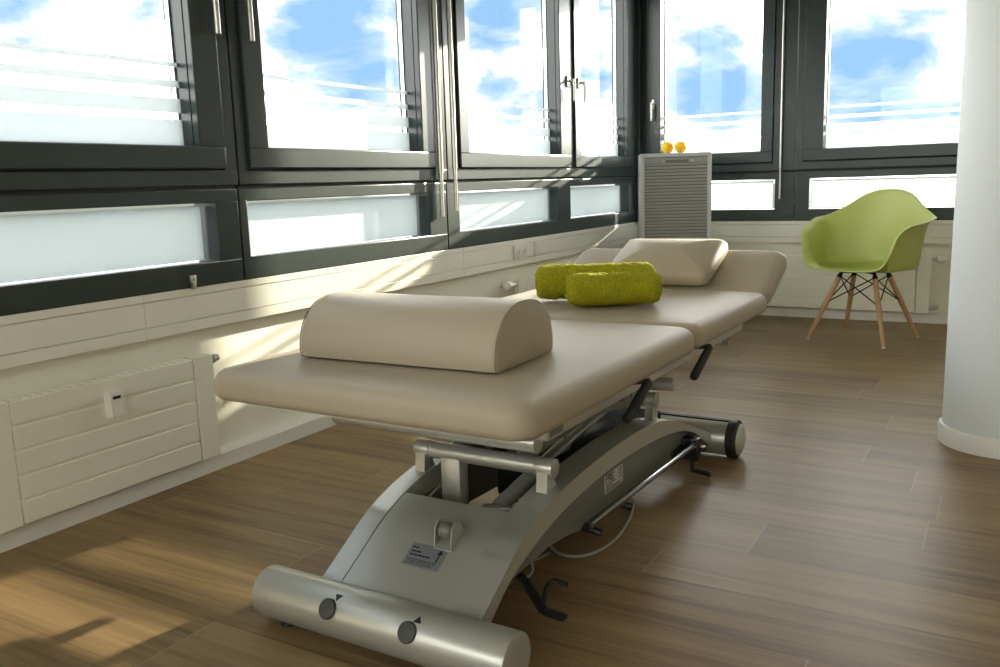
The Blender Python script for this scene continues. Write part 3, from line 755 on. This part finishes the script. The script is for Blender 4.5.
# ------------------------------------------------------------------ green armchair
def armchair():
    root = empty('armchair', (1.628, 5.285, 0), radians(-19)); tag(root, 'lime green moulded shell armchair on four wooden dowel legs', 'chair')
    half = [(0, -.285, .416), (.10, -.287, .418), (.212, -.280, .434), (.256, -.252, .500), (.280, -.222, .596), (.306, -.150, .645), (.336, -.04, .662),
            (.352, .058, .682), (.308, .128, .700), (.225, .185, .750), (.150, .230, .808), (.07, .255, .838), (0, .260, .843)]
    rim = smooth_pts(half, 5)
    full = rim+[Vector((-p.x, p.y, p.z)) for p in rim[-2:0:-1]]
    C0 = Vector((0, -.03, .392)); nt = 16; rings = []; bm = BM()
    for k in range(1, nt+1):
        t = k/nt; ring = []
        for p in full:
            hgt = p.z-C0.z; tall = min(1, max(0, (hgt-.03)/.16))
            side = min(1, abs(p.x)/.30); arm = side*tall*max(0, min(1, 1-(p.y-.06)/.14))
            # plain dish for the front lip, bucket wall for sides and back
            flr = .80-.02*tall
            hx = t*.98
            if t < .62: h_b = t/.62*flr; v_b = .06*(t/.62)**2.2
            else:
                q = (t-.62)/.38; h_b = flr+(1-flr)*(q**1.5*.9+q*.1); v_b = .06+.94*(q**.92)
                if arm > 0:
                    qa = min(1, q/.86); h_a = flr+(.93-flr)*qa**1.2+(max(0, (q-.80)/.20)**1.3)*.07
                    v_a = .06+.94*sin(qa*pi/2)**1.0
                    h_b = h_b*(1-arm)+h_a*arm; v_b = v_b*(1-arm)+v_a*arm
            h = hx*(1-tall)+h_b*tall; v = (t**2.2)*(1-tall)+v_b*tall
            x = C0.x+(p.x-C0.x)*h; y = C0.y+(p.y-C0.y)*h; z = C0.z+hgt*v
            if tall < .5 and t > .85: z -= .010*((t-.85)/.15)**2*(1-2*tall)
            ring.append(bm.verts.new((x, y, z)))
        rings.append(ring)
    c = bm.verts.new(C0); n = len(full)
    for i in range(n): bm.faces.new((c, rings[0][i], rings[0][(i+1) % n]))
    for A, B in zip(rings[:-1], rings[1:]):
        for i in range(n): bm.faces.new((A[i], B[i], B[(i+1) % n], A[(i+1) % n]))
    sh = obj('shell', bm, 'shell', root, angle=80)
    s = sh.modifiers.new('thick', 'SOLIDIFY'); s.thickness = .006; s.offset = -1
    s2 = sh.modifiers.new('smooth', 'SUBSURF'); s2.levels = 1; s2.render_levels = 1
    T = [(-.100, -.098), (.100, -.098), (.100, .062), (-.100, .062)]; F = [(-.222, -.215), (.222, -.215), (.215, .205), (-.215, .205)]
    for (tx, ty), (fx, fy) in zip(T, F):
        a, f = Vector((tx, ty, .373)), Vector((fx, fy, .004))
        bm = BM(); tube(bm, [a, a.lerp(f, .06), a.lerp(f, .45), a.lerp(f, .97), f], [.011, .0145, .0145, .0105, .009], 18); lg = obj('leg', bm, 'beech', root)
        bm = BM(); d = (f-a).normalized(); tube(bm, [f-d*.006, (f.x, f.y, .0)], [.0095, .0100], 14); obj('glide', bm, 'alu', lg)
        bm = BM(); tube(bm, [a-d*.02, a+d*.018], [.008, .0152], 12); rod(bm, a-d*.012, (tx*.8, ty*.8, .391), .007, 10); obj('leg_socket', bm, 'wire', lg)
    bm = BM()
    P = [Vector((*t, .373)) for t in T]; Q = [Vector((*f, .004)) for f in F]
    for i in range(4):
        j = (i+1) % 4
        rod(bm, P[i].lerp(Q[i], .02), P[j].lerp(Q[j], .43), .0035, 8); rod(bm, P[j].lerp(Q[j], .02), P[i].lerp(Q[i], .43), .0035, 8)
    rod(bm, P[0]+Vector((0, 0, .012)), P[2]+Vector((0, 0, .012)), .006, 8); rod(bm, P[1]+Vector((0, 0, .012)), P[3]+Vector((0, 0, .012)), .006, 8)
    for i in range(4):
        k = P[i].lerp(Q[i], .43); rod(bm, k-Vector((.012, 0, 0)), k+Vector((.012, 0, 0)), .005, 8)
    obj('wire_brace', bm, 'wire', root)
armchair()

# ------------------------------------------------------------------ roller cabinet
def cabinet():
    x0, x1, y0, y1, h = 0., .445, 0., .31, 1.098
    root = empty('roller_cabinet', (.258, 5.33, 0), radians(24)); tag(root, 'narrow grey cabinet with roller shutter front in the corner', 'cabinet')
    def put(n, bm, m, p=None, **k): return obj(n, bm, m, p or root, **k)
    t = .024
    bm = BM(); box(bm, x0, x0+t, y0, y1, .03, h, .002); box(bm, x1-t, x1, y0, y1, .03, h, .002); box(bm, x0, x1, y0-.002, y1, h-t, h, .002); box(bm, x0, x1, y0, y1, .03, .09, .002)
    box(bm, x0+.01, x1-.01, y1-.015, y1-.002, .04, h-.01); box(bm, x0+.02, x1-.02, y0+.03, y1-.02, 0, .035)
    put('body', bm, 'cabinet', angle=20)
    bm = BM(); z = .095; 
    while z < h-t-.055:
        vs = prism(bm, [(y0+.013, z+.0025), (y0+.010, z+.005), (y0+.010, z+.015), (y0+.013, z+.0185), (y0+.024, z+.0185), (y0+.024, z+.0025)], x0+t, x1-t, 'x'); z += .0205
    sh = put('roller_shutter', bm, 'shutter', smooth=False)
    bm = BM(); box(bm, x0+t, x1-t, y0+.022, y0+.028, .09, h-t); put('slat_backing', bm, 'panel', sh, smooth=False)  # backing coloured darker to deepen the shade in the slat gaps
    bm = BM(); box(bm, x0+t, x1-t, y0+.008, y0+.022, z, h-t-.004, .002); hb = put('handle_bar', bm, 'shutter', sh, angle=20)
    bm = BM(); rod(bm, (x0+.145, y0+.010, h-.052), (x0+.145, y0+.004, h-.052), .006, 14); put('knob', bm, 'steel', sh)
    bm = BM(); rod(bm, (x0+.325, y0+.010, h-.050), (x0+.325, y0+.002, h-.050), .010, 16)
    put('lock', bm, 'steel', sh)
    bm = BM(); box(bm, x0+.16, x0+.30, y0+.0065, y0+.0085, h-.058, h-.042, .0008); put('grip_recess', bm, 'panel', sh, smooth=False)
    return h
ch = cabinet()
for k, (x, lab) in enumerate(((.386, 'left of two orange massage balls on top of the grey cabinet'), (.462, 'right of two orange massage balls on top of the grey cabinet'))):
    bm = BM(); R = .0395; bmesh.ops.create_icosphere(bm, subdivisions=4, radius=R)
    # small nubs all over
    ga = pi*(3-sqrt(5)); dirs = [Vector((cos(ga*i)*sqrt(1-(1-2*(i+.5)/70)**2), sin(ga*i)*sqrt(1-(1-2*(i+.5)/70)**2), 1-2*(i+.5)/70)) for i in range(70)]
    for v in bm.verts:
        d = v.co.normalized(); m_ = max(d.dot(q) for q in dirs)
        v.co = d*(R*.93+.0026*max(0, min(1, (m_-.975)/.018)))
    o = obj('massage_ball', bm, 'ball', angle=80); o.location = (x, 5.475+(x-.386)*.4, ch+R*.955)
    tag(o, lab, 'ball', 'orange balls on the cabinet')

# ------------------------------------------------------------------ sky, sun, camera
def world():
    w = bpy.data.worlds.new('sky'); SC.world = w; w.use_nodes = True
    nt = w.node_tree; N = nt.nodes; L = nt.links; N.clear()
    out = N.new('ShaderNodeOutputWorld'); bg = N.new('ShaderNodeBackground'); L.new(bg.outputs[0], out.inputs[0])
    tc = N.new('ShaderNodeTexCoord'); d = tc.outputs['Generated']
    def mth(op, a, c=None, cl=False):
        n = N.new('ShaderNodeMath'); n.operation = op; n.use_clamp = cl
        for i, v in enumerate((a, c)):
            if v is None: continue
            if isinstance(v, (int, float)): n.inputs[i].default_value = v
            else: L.new(v, n.inputs[i])
        return n.outputs[0]
    sp = N.new('ShaderNodeSeparateXYZ'); L.new(d, sp.inputs[0])
    mp = N.new('ShaderNodeMapping'); mp.inputs['Scale'].default_value = (1, 1, 2.4); L.new(d, mp.inputs['Vector'])
    n1 = N.new('ShaderNodeTexNoise'); n1.inputs['Scale'].default_value = 7.5; n1.inputs['Detail'].default_value = 9; n1.inputs['Roughness'].default_value = .58
    n1.inputs['Distortion'].default_value = .35; L.new(mp.outputs[0], n1.inputs['Vector'])
    acc = None
    # gaps of blue in the cloud cover: direction, angular size
    for px, py, rad, amp in ((345, 42, 75, 1.), (285, 30, 40, .7), (395, 70, 40, .7), (505, 30, 42, .75), (560, 20, 38, .5), (520, 90, 40, .55), (590, 75, 32, .75), (712, 72, 50, 1.), (745, 95, 28, .6), (690, 15, 26, .5),
                             (870, 78, 55, .9), (930, 45, 45, .75), (835, 95, 28, .8), (18, 6, 40, .75), (135, 22, 24, .4), (40, -60, 60, .8), (930, 115, 22, .5)):
        v = look(px, py); dp = N.new('ShaderNodeVectorMath'); dp.operation = 'DOT_PRODUCT'; dp.inputs[1].default_value = v; L.new(d, dp.inputs[0])
        c = cos(rad*1.35/FPX)
        q = mth('MULTIPLY', mth('DIVIDE', mth('SUBTRACT', dp.outputs['Value'], c), 1-c, True), amp)
        acc = q if acc is None else mth('MAXIMUM', acc, q)
    high = mth('MULTIPLY', mth('SUBTRACT', sp.outputs['Z'], .30, True), 1.2, True)      # more open sky overhead
    acc = mth('MAXIMUM', acc, high)
    f = mth('ADD', mth('MULTIPLY', acc, .78), mth('MULTIPLY', mth('SUBTRACT', .53, n1.outputs['Fac']), 2.4))
    f = mth('MULTIPLY', mth('SUBTRACT', f, .10), 1.35, True)
    blue = N.new('ShaderNodeValToRGB'); e = blue.color_ramp.elements
    e[0].position = 0; e[0].color = (7.2, 7.0, 6.7, 1); e[1].position = 1; e[1].color = (.25, .43, .68, 1)
    k = e.new(.35); k.color = (1.0, 1.05, 1.1, 1); k = e.new(.65); k.color = (.47, .60, .77, 1)
    L.new(f, blue.inputs[0])
    # clouds are brighter towards the sun, dimmer to the side
    dsun = N.new('ShaderNodeVectorMath'); dsun.operation = 'DOT_PRODUCT'; dsun.inputs[1].default_value = Vector((.22, .95, .25)).normalized(); L.new(d, dsun.inputs[0])
    gl = N.new('ShaderNodeMapRange'); gl.inputs['From Min'].default_value = -.1; gl.inputs['From Max'].default_value = .95
    gl.inputs['To Min'].default_value = .40; gl.inputs['To Max'].default_value = 1.55; L.new(dsun.outputs['Value'], gl.inputs['Value'])
    cw = mth('SUBTRACT', 1, mth('MULTIPLY', f, 2.2, True), True)
    glo = mth('ADD', gl.outputs[0], mth('MULTIPLY', mth('MULTIPLY', sp.outputs['Y'], -1, True), .5))  # added boost: unseen sky behind the camera raised for fill light
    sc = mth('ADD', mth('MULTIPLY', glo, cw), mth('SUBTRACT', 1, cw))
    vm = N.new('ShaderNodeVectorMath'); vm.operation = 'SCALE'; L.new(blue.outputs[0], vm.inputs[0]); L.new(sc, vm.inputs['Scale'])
    gr = mth('MULTIPLY', mth('ADD', sp.outputs['Z'], .012), 60, True)
    mx = N.new('ShaderNodeMix'); mx.data_type = 'RGBA'; mx.inputs['A'].default_value = (.30, .31, .26, 1)
    L.new(gr, mx.inputs['Factor']); L.new(vm.outputs[0], mx.inputs['B'])
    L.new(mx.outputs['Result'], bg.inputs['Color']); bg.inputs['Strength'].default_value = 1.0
world()
sd = bpy.data.lights.new('sun', 'SUN'); sd.energy = 12.0; sd.angle = radians(.6); sd.color = (1., .89, .70)
so = bpy.data.objects.new('sun', sd); COL.objects.link(so)
so.rotation_euler = Vector((-.228, -1, -.258)).to_track_quat('-Z', 'Y').to_euler(); so.location = (3, 9, 4)

cd = bpy.data.cameras.new('camera'); cam = bpy.data.objects.new('camera', cd); COL.objects.link(cam)
cd.sensor_fit = 'HORIZONTAL'; cd.sensor_width = 36; cd.lens = 36*FPX/1000; cd.clip_start = .02
R3 = Matrix((AR, AU, -AF)).transposed().to_4x4()
cam.matrix_world = Matrix.Translation(CAM) @ R3
SC.camera = cam
SC.view_settings.view_transform = 'Standard'; SC.view_settings.look = 'None'
SC.view_settings.gamma = 1; SC.view_settings.exposure = .70; SC.view_settings.use_curve_mapping = False
cy = SC.cycles
cy.max_bounces = 10; cy.diffuse_bounces = 6; cy.transparent_max_bounces = 24; cy.glossy_bounces = 4
cy.caustics_reflective = False; cy.caustics_refractive = False; cy.sample_clamp_indirect = 6
try: cy.use_denoising = True; cy.denoiser = 'OPENIMAGEDENOISE'
except Exception: pass
